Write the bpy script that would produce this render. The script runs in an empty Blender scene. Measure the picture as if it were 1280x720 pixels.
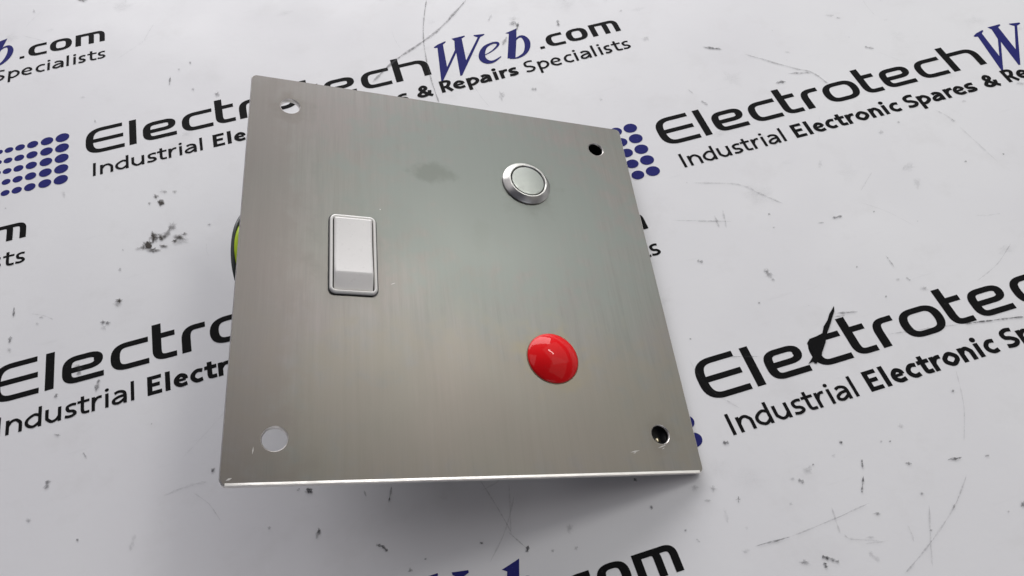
import bpy, bmesh, math, random
from mathutils import Vector, Matrix
random.seed(7)
MM = 0.001
scene = bpy.context.scene
COL = scene.collection

# ------------------------------------------------------------------ camera
cd = bpy.data.cameras.new("camera")
cd.sensor_width = 36.0
cd.lens = 36.0 * 897.85 / 1280.0
cd.clip_start = 0.005
cd.clip_end = 50.0
cam = bpy.data.objects.new("camera", cd)
COL.objects.link(cam)
RX = (0.9571214506510473, -0.2876379374274321, -0.03439397703183403)
RY = (-0.2635736777430956, -0.8154210263494084, -0.5153808942769056)
RZ = (0.12019752536783979, 0.5023474561866286, -0.8562707446570967)
CAMPOS = Vector((70.168, -152.531, 137.241)) * MM
cam.matrix_world = Matrix(((RX[0], -RY[0], -RZ[0], CAMPOS[0]),
                           (RX[1], -RY[1], -RZ[1], CAMPOS[1]),
                           (RX[2], -RY[2], -RZ[2], CAMPOS[2]),
                           (0, 0, 0, 1)))
scene.camera = cam

# ------------------------------------------------------------------ light
world = bpy.data.worlds.new("World")
scene.world = world
world.use_nodes = True
bg = world.node_tree.nodes["Background"]
bg.inputs[0].default_value = (0.62, 0.66, 1.0, 1)
bg.inputs[1].default_value = 0.05


def area(name, loc, target, sx, sy, power, color):
    l = bpy.data.lights.new(name, 'AREA')
    l.shape = 'RECTANGLE'
    l.size = sx
    l.size_y = sy
    l.energy = power
    l.color = color
    o = bpy.data.objects.new(name, l)
    COL.objects.link(o)
    o.location = loc
    d = (Vector(target) - Vector(loc)).normalized()
    o.rotation_euler = d.to_track_quat('-Z', 'Y').to_euler()
    return o


CEN = (0.075, -0.06, 0.0)
TGT = (0.11, -0.04, 0.0)
area("back_window_light", (0.19, 0.92, 0.38), TGT, 1.20, 0.56, 11.6, (1.0, 0.985, 1.0))
area("left_fill_light", (-0.34, 0.24, 0.96), TGT, 0.55, 0.55, 1.05, (1.0, 0.96, 0.97))  # unseen fill, added to level the tones on the left
area("right_back_light", (0.84, 0.22, 0.64), TGT, 1.00, 1.00, 1.9, (0.95, 1.0, 0.965))
area("right_front_light", (0.80, -0.40, 0.70), TGT, 0.85, 0.85, 1.05, (1.0, 0.90, 0.78))
area("front_fill_light", (0.12, -1.15, 0.42), TGT, 0.70, 0.35, 0.8, (0.90, 0.93, 1.0))  # low fill added to make the plate's front edge shine
area("tube_light", (0.60, 0.25, 0.70), (0.115, -0.09, 0.01), 0.26, 0.055, 1.0, (1.0, 0.98, 0.95))

scene.view_settings.view_transform = 'Standard'
scene.view_settings.look = 'None'
scene.view_settings.gamma = 1.0
scene.view_settings.exposure = 0.12
scene.view_settings.use_curve_mapping = False


# ------------------------------------------------------------------ materials
class NT:
    def __init__(self, name):
        self.m = bpy.data.materials.new(name)
        self.m.use_nodes = True
        self.t = self.m.node_tree
        self.b = self.t.nodes["Principled BSDF"]
        self.out = self.t.nodes["Material Output"]

    def n(self, kind, **kw):
        nd = self.t.nodes.new(kind)
        for k, v in kw.items():
            setattr(nd, k, v)
        return nd

    def l(self, a, b):
        self.t.links.new(a, b)

    def s(self, **kw):
        for k, v in kw.items():
            self.b.inputs[k.replace('_', ' ')].default_value = v
        return self

    def coords(self, scale=(1, 1, 1), loc=(0, 0, 0)):
        tc = self.n('ShaderNodeTexCoord')
        mp = self.n('ShaderNodeMapping')
        mp.inputs['Scale'].default_value = scale
        mp.inputs['Location'].default_value = loc
        self.l(tc.outputs['Object'], mp.inputs['Vector'])
        return mp.outputs['Vector']

    def noise(self, vec, scale, detail=3, rough=0.55):
        nd = self.n('ShaderNodeTexNoise')
        nd.inputs['Scale'].default_value = scale
        nd.inputs['Detail'].default_value = detail
        nd.inputs['Roughness'].default_value = rough
        self.l(vec, nd.inputs['Vector'])
        return nd.outputs['Fac']

    def rng(self, v, a, b, c, d, smooth=False):
        nd = self.n('ShaderNodeMapRange')
        if smooth:
            nd.interpolation_type = 'SMOOTHSTEP'
        for i, x in zip((1, 2, 3, 4), (a, b, c, d)):
            nd.inputs[i].default_value = x
        self.l(v, nd.inputs[0])
        return nd.outputs[0]

    def mix(self, fac, a, b, mode='MIX'):
        nd = self.n('ShaderNodeMix', data_type='RGBA', blend_type=mode)
        for sock, v in ((nd.inputs[0], fac), (nd.inputs[6], a), (nd.inputs[7], b)):
            if hasattr(v, 'is_linked'):
                self.l(v, sock)
            else:
                sock.default_value = v
        return nd.outputs[2]

    def math(self, op, a, b=0.0):
        nd = self.n('ShaderNodeMath', operation=op)
        for sock, v in ((nd.inputs[0], a), (nd.inputs[1], b)):
            if hasattr(v, 'is_linked'):
                self.l(v, sock)
            else:
                sock.default_value = v
        return nd.outputs[0]

    def bump(self, h, strength, dist):
        bp = self.n('ShaderNodeBump')
        bp.inputs['Strength'].default_value = strength
        bp.inputs['Distance'].default_value = dist
        self.l(h, bp.inputs['Height'])
        self.l(bp.outputs[0], self.b.inputs['Normal'])


def simple(name, col, rough, metal=0.0, **kw):
    t = NT(name)
    t.s(Base_Color=(*col, 1), Roughness=rough, Metallic=metal, **kw)
    v = t.coords()
    t.l(t.rng(t.noise(v, 900), 0.3, 0.7, rough * 0.85, min(1, rough * 1.2)), t.b.inputs['Roughness'])
    dust = t.mix(t.rng(t.noise(v, 1800, 4, 0.7), 0.60, 0.78, 0, 0.22), (*col, 1), (0.35 * col[0] + .12, 0.35 * col[1] + .12, 0.35 * col[2] + .11, 1))
    t.l(dust, t.b.inputs['Base Color'])
    return t.m


# white vinyl worktop
t = NT("white_vinyl")
v = t.coords()
c1 = t.mix(t.rng(t.noise(v, 14, 4), 0.35, 0.65, 0, 1), (0.80, 0.795, 0.815, 1), (0.85, 0.85, 0.86, 1))
c2 = t.mix(t.rng(t.noise(v, 75, 5, 0.65), 0.54, 0.78, 0, 0.22), c1, (0.60, 0.585, 0.57, 1))
v2 = t.coords((1, 7, 1), (3, 1, 0))
c3 = t.mix(t.rng(t.noise(v2, 60, 5, 0.7), 0.62, 0.80, 0, 0.18), c2, (0.55, 0.55, 0.56, 1))
t.l(c3, t.b.inputs['Base Color'])
t.l(t.rng(t.noise(v, 40, 4), 0.3, 0.7, 0.42, 0.6), t.b.inputs['Roughness'])
t.b.inputs['Specular IOR Level'].default_value = 0.4
t.bump(t.noise(v, 500, 4), 0.06, 0.0003)
M_MAT = t.m


def ink(name, col):
    t = NT(name)
    v = t.coords()
    c = t.mix(t.rng(t.noise(v, 1400, 4, 0.7), 0.60, 0.74, 0, 0.5), (*col, 1),
              (col[0] * 2.2 + .03, col[1] * 2.2 + .03, col[2] * 2.0 + .03, 1))
    t.l(c, t.b.inputs['Base Color'])
    t.s(Roughness=0.7)
    t.b.inputs['Specular IOR Level'].default_value = 0.05
    return t.m


M_BLACK = ink("black_ink", (0.009, 0.009, 0.0095))
M_BLUE = ink("blue_ink", (0.028, 0.030, 0.170))


def mark_mat(name, col, lo, hi):
    t = NT(name)
    at = t.n('ShaderNodeAttribute', attribute_name='fade')
    v = t.coords()
    nz = t.rng(t.noise(v, 1500, 4, 0.7), lo, hi, 0.25, 1.25)
    a = t.math('MULTIPLY', at.outputs['Fac'], nz)
    t.b.inputs['Base Color'].default_value = (*col, 1)
    t.b.inputs['Roughness'].default_value = 0.7
    t.l(a, t.b.inputs['Alpha'])
    return t.m


M_MARK = mark_mat("dark_scuff", (0.045, 0.045, 0.05), 0.35, 0.60)
M_DIRT = mark_mat("brown_dirt", (0.036, 0.027, 0.020), 0.34, 0.50)

# brushed stainless steel of the face
t = NT("brushed_steel")
v = t.coords((1, 0.035, 1))
vo = t.coords()
grain = t.noise(v, 3800, 3, 0.6)
grain2 = t.noise(v, 900, 3, 0.6)
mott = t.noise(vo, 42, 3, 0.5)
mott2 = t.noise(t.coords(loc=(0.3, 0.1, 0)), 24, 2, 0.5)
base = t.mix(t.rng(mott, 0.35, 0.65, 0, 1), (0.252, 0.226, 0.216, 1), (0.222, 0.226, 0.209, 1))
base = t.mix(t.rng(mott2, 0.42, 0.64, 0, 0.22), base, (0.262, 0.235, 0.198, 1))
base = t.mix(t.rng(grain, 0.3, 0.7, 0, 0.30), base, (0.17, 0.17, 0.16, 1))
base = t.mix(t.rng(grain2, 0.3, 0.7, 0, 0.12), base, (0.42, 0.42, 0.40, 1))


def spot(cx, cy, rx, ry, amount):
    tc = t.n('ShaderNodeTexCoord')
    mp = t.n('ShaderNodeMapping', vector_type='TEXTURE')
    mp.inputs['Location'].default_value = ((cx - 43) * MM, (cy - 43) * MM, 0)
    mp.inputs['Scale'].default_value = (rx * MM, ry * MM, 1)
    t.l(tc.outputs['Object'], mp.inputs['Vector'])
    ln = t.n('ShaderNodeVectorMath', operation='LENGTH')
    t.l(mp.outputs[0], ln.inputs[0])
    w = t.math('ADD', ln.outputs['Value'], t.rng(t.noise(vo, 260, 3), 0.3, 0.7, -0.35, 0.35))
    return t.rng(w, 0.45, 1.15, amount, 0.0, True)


# broad camera and reflection tint painted in: greenish middle, tan lower edge, brown left
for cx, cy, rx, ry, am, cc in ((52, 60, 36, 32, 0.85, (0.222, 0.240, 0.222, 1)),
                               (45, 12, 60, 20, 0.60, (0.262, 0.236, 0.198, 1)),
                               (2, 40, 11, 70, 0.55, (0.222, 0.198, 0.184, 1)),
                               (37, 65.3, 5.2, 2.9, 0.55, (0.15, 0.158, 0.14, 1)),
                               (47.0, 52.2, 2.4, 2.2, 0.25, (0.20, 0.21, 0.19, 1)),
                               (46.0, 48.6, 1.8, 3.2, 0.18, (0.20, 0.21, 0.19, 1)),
                               (58.2, 23.0, 7.6, 7.4, 0.35, (0.29, 0.25, 0.16, 1)),  # yellowish glow around the lamp, painted into the steel
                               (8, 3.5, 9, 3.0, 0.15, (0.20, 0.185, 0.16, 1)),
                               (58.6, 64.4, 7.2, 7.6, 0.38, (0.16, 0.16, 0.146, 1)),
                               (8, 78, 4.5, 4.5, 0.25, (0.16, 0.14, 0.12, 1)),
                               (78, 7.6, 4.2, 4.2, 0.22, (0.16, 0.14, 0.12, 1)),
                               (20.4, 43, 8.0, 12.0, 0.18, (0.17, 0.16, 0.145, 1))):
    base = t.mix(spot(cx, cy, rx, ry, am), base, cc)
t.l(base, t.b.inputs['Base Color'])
rr = t.rng(t.noise(vo, 60, 4), 0.3, 0.7, 0.405, 0.435)
t.l(rr, t.b.inputs['Roughness'])
t.s(Metallic=1.0, Anisotropic=0.5)
cx = t.n('ShaderNodeCombineXYZ')
cx.inputs[0].default_value = 1.0
vt = t.n('ShaderNodeVectorTransform', vector_type='VECTOR', convert_from='OBJECT', convert_to='WORLD')
t.l(cx.outputs[0], vt.inputs[0])
t.l(vt.outputs[0], t.b.inputs['Tangent'])
t.bump(grain, 0.10, 0.00004)
M_STEEL = t.m

M_EDGE = simple("bright_cut_edge", (0.84, 0.81, 0.78), 0.42, 1.0)
M_NICK = simple("scratched_metal", (0.62, 0.60, 0.57), 0.6)
M_CHROME = simple("turned_steel", (0.60, 0.59, 0.565), 0.38, 1.0)
M_CAP = simple("satin_cap_steel", (0.36, 0.375, 0.35), 0.42, 1.0)
M_DARK = simple("black_moulding", (0.012, 0.012, 0.012), 0.45)
M_WHITE = simple("white_plastic", (0.88, 0.86, 0.84), 0.3)
M_FRAME = simple("pearl_frame", (0.95, 0.935, 0.90), 0.2, 0.0)
M_BRASS = simple("tinned_brass", (0.70, 0.62, 0.45), 0.3, 1.0)
M_WIREB = simple("dark_grey_sleeve", (0.045, 0.055, 0.055), 0.4)
M_WIREG = simple("yellow_green_sleeve", (0.66, 0.90, 0.02), 0.4)
M_RED = simple("red_lens", (0.80, 0.008, 0.011), 0.45, 0.0, Specular_IOR_Level=0.05, Coat_Weight=0.45, Coat_Roughness=0.03)


# ------------------------------------------------------------------ helpers
def link(name, me, mats, parent=None, smooth=False):
    if not isinstance(mats, (list, tuple)):
        mats = [mats]
    for m in mats:
        me.materials.append(m)
    if smooth:
        for p in me.polygons:
            p.use_smooth = True
    o = bpy.data.objects.new(name, me)
    COL.objects.link(o)
    if parent is not None:
        o.parent = parent
    return o


def mesh_of(bm, name):
    me = bpy.data.meshes.new(name)
    bm.to_mesh(me)
    bm.free()
    return me


def round_poly(pts, r, seg=8, closed=False):
    """polyline with its corners rounded"""
    n = len(pts)
    out = []
    for i, p in enumerate(pts):
        if not closed and i in (0, n - 1):
            out.append(p)
            continue
        a, b = pts[i - 1], pts[(i + 1) % n]
        va = (a[0] - p[0], a[1] - p[1])
        vb = (b[0] - p[0], b[1] - p[1])
        la, lb = math.hypot(*va), math.hypot(*vb)
        ra, rb = min(r, la * 0.5), min(r, lb * 0.5)
        A = (p[0] + va[0] / la * ra, p[1] + va[1] / la * ra)
        B = (p[0] + vb[0] / lb * rb, p[1] + vb[1] / lb * rb)
        for k in range(seg + 1):
            u = k / seg
            out.append(((1 - u) ** 2 * A[0] + 2 * u * (1 - u) * p[0] + u * u * B[0],
                        (1 - u) ** 2 * A[1] + 2 * u * (1 - u) * p[1] + u * u * B[1]))
    return out


def catmull(pts, seg=7):
    out = []
    n = len(pts)
    for i in range(n - 1):
        p0, p1, p2, p3 = pts[max(i - 1, 0)], pts[i], pts[i + 1], pts[min(i + 2, n - 1)]
        for k in range(seg):
            u = k / seg
            out.append(tuple(0.5 * (2 * b + (c - a) * u + (2 * a - 5 * b + 4 * c - d) * u * u
                                    + (3 * b - a - 3 * c + d) * u ** 3)
                             for a, b, c, d in zip(p0, p1, p2, p3)))
    out.append(tuple(pts[-1]))
    return out


# ------------------------------------------------------------------ the white worktop and its print
LU = 86.0 / 60.057851713974735          # mm per logo unit


class Print:
    """flat lettering: strips and filled outlines lying on the worktop"""

    def __init__(self):
        self.v, self.f, self.mi, self.k = [], [], [], 0

    def z(self):
        self.k += 1
        return 0.03 + 0.0006 * (self.k % 60)

    def strip(self, pts, hx, hy, mi=0, closed=False):
        z = self.z()
        n = len(pts)
        b0 = len(self.v)
        for i, p in enumerate(pts):
            if closed:
                a, b = pts[i - 1], pts[(i + 1) % n]
            else:
                a, b = pts[max(i - 1, 0)], pts[min(i + 1, n - 1)]
            dx, dy = b[0] - a[0], b[1] - a[1]
            l = math.hypot(dx, dy) or 1
            nx, ny = -dy / l, dx / l
            if len(p) > 2:
                h = p[2] / 2
            else:
                h = math.hypot(nx * hx, ny * hy)
            zz = z + 0.0005 * i
            self.v.append((p[0] + nx * h, p[1] + ny * h, zz))
            self.v.append((p[0] - nx * h, p[1] - ny * h, zz))
        m = n if closed else n - 1
        for i in range(m):
            j = (i + 1) % n
            self.f.append((b0 + 2 * i, b0 + 2 * i + 1, b0 + 2 * j + 1, b0 + 2 * j))
            self.mi.append(mi)

    def poly(self, pts, mi=0):
        z = self.z()
        b0 = len(self.v)
        self.v += [(x, y, z) for x, y in pts]
        self.f.append(tuple(range(b0, b0 + len(pts))))
        self.mi.append(mi)

    def rect(self, x0, y0, x1, y1, mi=0):
        self.poly([(x0, y0), (x1, y0), (x1, y1), (x0, y1)], mi)

    def disc(self, cx, cy, rx, ry, mi=0, n=28):
        self.poly([(cx + rx * math.cos(2 * math.pi * i / n), cy + ry * math.sin(2 * math.pi * i / n))
                   for i in range(n)], mi)

    def mesh(self, name):
        me = bpy.data.meshes.new(name)
        me.from_pydata([(x * LU * MM, y * LU * MM, z * MM) for x, y, z in self.v], [], self.f)
        bm = bmesh.new()
        bm.from_mesh(me)
        for i, f in enumerate(bm.faces):
            f.material_index = self.mi[i]
        for f in bm.faces:
            if f.normal.z < 0:
                f.normal_flip()
        bmesh.ops.triangulate(bm, faces=[f for f in bm.faces if len(f.verts) > 4])
        bm.to_mesh(me)
        bm.free()
        return me


# small humanist letters for the second line: x in 0..1 between the centrelines, y absolute
XH, CH = 2.27, 3.12


def small_glyph(c, w, e=0.0):
    a = w * 0.43
    T = XH - a
    m = XH / 2
    P = lambda pts, r=0.5: ('p', pts, r)
    S = lambda pts: ('s', pts)
    Cc = lambda pts: ('c', pts)
    g = {
        'I': [P([(.5, 0), (.5, CH)])],
        'l': [P([(.5, 0), (.5, CH + .05)])],
        'i': [P([(.5, 0), (.5, XH)]), ('d', (.5, 2.85))],
        'n': [P([(0, 0), (0, XH)]), S([(0, 1.25), (.25, T - .15), (.62, T), (.93, T - .45), (1, 1.2), (1, 0)])],
        'r': [P([(0, 0), (0, XH)]), S([(0, 1.2), (.35, T - .25), (.75, T), (1 + e, T)])],
        'u': [P([(1, 0), (1, XH)]), S([(1, .9), (.75, a + .15), (.38, a), (.07, a + .45), (0, .95), (0, XH)])],
        'd': [P([(1, 0), (1, CH + .05)]), S([(1, 1.75), (.6, T), (.15, T - .4), (0, m), (.12, a + .35), (.5, a), (.85, a + .3), (1, .8)])],
        'p': [P([(0, -.95), (0, XH)]), S([(0, .45), (.4, a), (.85, a + .4), (1, m), (.88, T - .35), (.5, T), (.15, T - .3), (0, 1.3)])],
        'a': [S([(.1, T - .2), (.45, T), (.85, T - .2), (1, 1.35), (1, 0)]), S([(1, 1.25), (.45, 1.2), (.05, .85), (.05, .4), (.4, a), (.8, .5), (1, .8)])],
        's': [S([(1 + e * .3, T - .10), (.6, T), (.15, T - .25), (.25, 1.2), (.75, .95), (.95, .5), (.5, a), (-e * .5, a + .12)])],
        't': [P([(.38, XH + .62), (.38, .5), (.6, a), (1 + e, a + .03)], .5), P([(-e, XH - a), (1 + e, XH - a)])],
        'e': [('h', [(.05, m + .02), (.5, m + .02), (1, m + .02)]), S([(1, m + .02), (.9, T - .3), (.5, T), (.12, T - .35), (0, m), (.12, a + .35), (.55, a), (.95 + e * .8, a + .12)])],
        'c': [S([(1 + e * .8, T - .10), (.6, T), (.15, T - .35), (0, m), (.15, a + .35), (.6, a), (1 + e * .8, a + .12)])],
        'o': [Cc([(.5, T), (0.08, T - .45), (0, m), (.08, a + .45), (.5, a), (.92, a + .45), (1, m), (.92, T - .45)])],
        'E': [P([(0, 0), (0, CH)]), P([(-e, CH - a), (1 + e * .8, CH - a)]), P([(0, CH / 2 + .05), (.92 + e * .5, CH / 2 + .05)]), P([(-e, a), (1 + e, a)])],
        'S': [S([(.98 + e * .4, CH - a - .12), (.55, CH - a), (.1, CH - a - .35), (.15, 1.75), (.6, 1.45), (.98, .95), (.8, a + .15), (.4, a), (-e * .4, a + .15)])],
        'R': [P([(0, 0), (0, CH)]), S([(0, CH - a), (.55, CH - a), (.88, CH - .75), (.55, 1.42), (0, 1.38)]), P([(.42, 1.4), (1.0, 0)])],
        '&': [S([(1.0, 0.0), (.62, .75), (.3, 1.75), (.2, 2.35), (.42, CH - a), (.62, 2.3), (.45, 1.75), (.1, 1.15), (.0, .7), (.25, a), (.55, a + .1), (.78, .8), (.85, 1.5)])],
    }
    return g[c]


def put_small(pr, c, x0, x1, w, base=-5.50):
    x0, x1 = x0 - .10, x1 + .10
    cx0, cx1 = x0 + w / 2, x1 - w / 2
    if c in 'Ili':
        cx0 = cx1 = (x0 + x1) / 2
    tr = lambda p: (cx0 + (cx1 - cx0) * p[0], base + p[1])
    hx, hy = w / 2, w * 0.43
    e = (w / 2) / max(cx1 - cx0, .01)
    for s in small_glyph(c, w, e):
        if s[0] == 'p':
            pts = [tr(p) for p in s[1]]
            pr.strip(round_poly(pts, s[2]), hx, hy)
        elif s[0] == 'h':
            pr.strip([tr(p) for p in s[1]], hx, hy * .72)
        elif s[0] == 's':
            pr.strip(catmull([tr(p) for p in s[1]]), hx, hy)
        elif s[0] == 'c':
            q = [tr(p) for p in s[1]]
            full = catmull(q[-2:] + q + q[:2])
            n = 7
            pr.strip(full[2 * n:-n - 1 - 0][:8 * n], hx, hy, closed=True)
        else:
            p = tr(s[1])
            pr.disc(p[0], p[1], w * .62, w * .55, n=12)


pr = Print()
HX, HY = 0.68, 0.455


def tech(pts, r=1.6, hx=HX, hy=HY, closed=False):
    pr.strip(round_poly(pts, r, 9, closed), hx, hy, closed=closed)


tech([(3.85, 5.90), (-2.0, 5.90), (-2.0, 0.42), (4.25, 0.42)], 2.3)
tech([(-1.9, 3.16), (4.02, 3.16)])
pr.rect(5.09, 0.0, 6.38, 6.32)


def tech_e(x):
    tech([(x + .5, 2.22), (x + 2.0, 2.22)], .1)
    tech([(x + 2.0, 2.22), (x + 5.25, 2.22), (x + 5.25, 4.16), (x + .66, 4.16), (x + .66, .43), (x + 6.05, .43)], 1.5)


def tech_c(x, w=5.6):
    tech([(x + w - .1, 4.18), (x + .62, 4.18), (x + .62, .41), (x + w, .41)], 1.75)


def tech_t(x):
    tech([(x + .64, 6.40), (x + .64, .41), (x + 3.55, .41)], 1.4)
    tech([(x + .7, 4.18), (x + 3.35, 4.18)])


tech_e(7.55)
tech_c(14.65)
tech_t(20.80)
tech([(25.80, 0), (25.80, 4.15), (28.75, 4.15)], 1.7)
tech([(30.05, 4.15), (35.45, 4.15), (35.45, .38), (30.05, .38)], 1.95, closed=True)
tech_t(36.85)
tech_e(41.10)
tech_c(48.35)
tech([(55.40, 0), (55.40, 6.48)])
tech([(55.5, 4.22), (60.88, 4.22), (60.88, 0)], 1.9)
# Web, italic serif in blue
pr.poly([(63.7, 7.25), (64.6, 7.75), (66.3, 8.2), (66.25, 7.85), (65.6, 7.4), (64.85, 1.0), (67.45, 5.1), (68.0, 7.75),
         (67.6, 8.5), (70.3, 8.55), (70.3, 8.25), (69.55, 7.9), (68.8, 1.6), (72.65, 7.2), (72.05, 7.75), (72.0, 8.1),
         (74.1, 7.75), (74.1, 7.45), (73.15, 7.1), (67.0, -2.2), (66.65, -2.15), (67.5, 4.25), (63.2, -2.45),
         (62.85, -2.4), (64.35, 6.85), (63.75, 7.0)], 1)
pr.strip(catmull([(72.5, 1.75, .22), (74.3, 2.5, .3), (75.7, 3.6, .5), (75.85, 4.35, .62), (74.9, 4.6, .5), (73.3, 4.0, .8),
                  (72.25, 2.5, 1.2), (71.95, 1.0, 1.3), (72.5, -.1, 1.1), (73.7, -.45, .6), (75.5, .4, .18)]), 0, 0, 1)
pr.poly([(78.15, 6.55), (79.2, 6.8), (80.65, 7.2), (79.75, 4.2), (78.05, -.75), (76.5, -.55), (78.75, 6.15)], 1)
pr.strip(catmull([(79.3, 3.7, .25), (80.2, 4.55, .45), (81.1, 4.45, .8), (81.5, 3.1, 1.15), (81.15, 1.4, 1.1),
                  (80.2, -.1, .75), (79.0, -.8, .55), (78.0, -.95, .35), (76.9, -.65, .25)]), 0, 0, 1)
# .com
CB = -0.17
pr.rect(83.4, CB, 84.32, .52)
tech([(88.55, 2.95), (85.62, 2.95), (85.62, CB + .36), (88.65, CB + .36)], 1.4, .60, .37)
tech([(89.82, 2.98), (92.92, 2.98), (92.92, CB + .36), (89.82, CB + .36)], 1.35, .60, .37, closed=True)
tech([(94.78, CB), (94.78, 3.33)], .1, .55, .37)
tech([(94.6, 2.95), (97.35, 2.95), (97.35, CB)], .9, .52, .38)
tech([(96.2, 2.95), (99.5, 2.95), (99.5, CB)], 1.1, .52, .38)
LIGHT, BOLD = .49, .72
for c, x0, x1 in (('I', -1.35, -.85), ('n', -.02, 2.07), ('d', 2.6, 4.75), ('u', 5.45, 7.5), ('s', 8.1, 9.75),
                  ('t', 9.95, 11.45), ('r', 11.95, 13.2), ('i', 13.85, 14.2), ('a', 14.8, 16.75), ('l', 17.45, 17.9),
                  ('S', 78.9, 80.8), ('p', 81.6, 83.6), ('e', 84.1, 86.0), ('c', 86.8, 88.4), ('i', 88.95, 89.4),
                  ('a', 90.0, 91.95), ('l', 92.65, 93.0), ('i', 93.95, 94.35), ('s', 94.9, 96.3), ('t', 96.7, 98.3),
                  ('s', 98.6, 100.1)):
    put_small(pr, c, x0, x1, LIGHT)
for c, x0, x1 in (('E', 19.9, 21.8), ('l', 22.4, 23.1), ('e', 23.7, 25.6), ('c', 26.1, 27.8), ('t', 28.2, 29.8),
                  ('r', 30.2, 31.7), ('o', 32.0, 34.3), ('n', 34.8, 36.8), ('i', 37.4, 38.1), ('c', 38.75, 40.5),
                  ('S', 41.9, 44.1), ('p', 44.5, 46.7), ('a', 47.1, 49.2), ('r', 49.95, 51.5), ('e', 51.65, 53.7),
                  ('s', 53.95, 56.0), ('&', 57.8, 60.8), ('R', 62.4, 64.6), ('e', 64.8, 66.9), ('p', 67.5, 69.7),
                  ('a', 69.95, 72.0), ('i', 72.7, 73.4), ('r', 74.0, 75.4), ('s', 75.6, 77.4)):
    put_small(pr, c, x0, x1, BOLD)
# halftone dots, five rows shrinking to the left
cols = [(-6.85, 1.23), (-9.58, 1.11), (-12.11, .98), (-14.33, .87), (-16.28, .77), (-18.0, .67), (-19.5, .57), (-20.8, .47),
        (-21.9, .38)]
for cx, r in cols:
    for j in range(5):
        pr.disc(cx + (2 - j) * -0.0, 5.95 - 2.61 * j, r, r * .86, 1)
LOGO = pr.mesh("printed_logo")
LOGO.materials.append(M_BLACK)
LOGO.materials.append(M_BLUE)

# worktop slab, softly subdivided
bm = bmesh.new()
bmesh.ops.create_grid(bm, x_segments=40, y_segments=40, size=0.5)
me = mesh_of(bm, "worktop")
for vv in me.vertices:
    vv.co.x *= 1.6
    vv.co.x += 0.1
table = link("worktop", me, M_MAT)
table['kind'] = 'structure'
table['label'] = 'scuffed white worktop sheet printed with repeated black and blue lettering'

offs = {
    'A': (0.0, 0.0), 'B': (98.992, -30.859), 'C': (-13.146, -46.092), 'D': (85.976, -76.748),
    'TL': (-99.21, 31.205), 'ML': (-112.269, -15.436), 'BT': (-28.865, -96.163),
    'BR': (70.2, -126.9), 'BL': (-128.0, -65.4), 'RR': (198.0, -61.7),
    'R2': (185.0, -107.6),
}
for key, (dx, dy) in offs.items():
    o = bpy.data.objects.new("printed_logo", LOGO)
    COL.objects.link(o)
    o.location = (dx * LU * MM, dy * LU * MM, 0.0)
    o.parent = table

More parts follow.
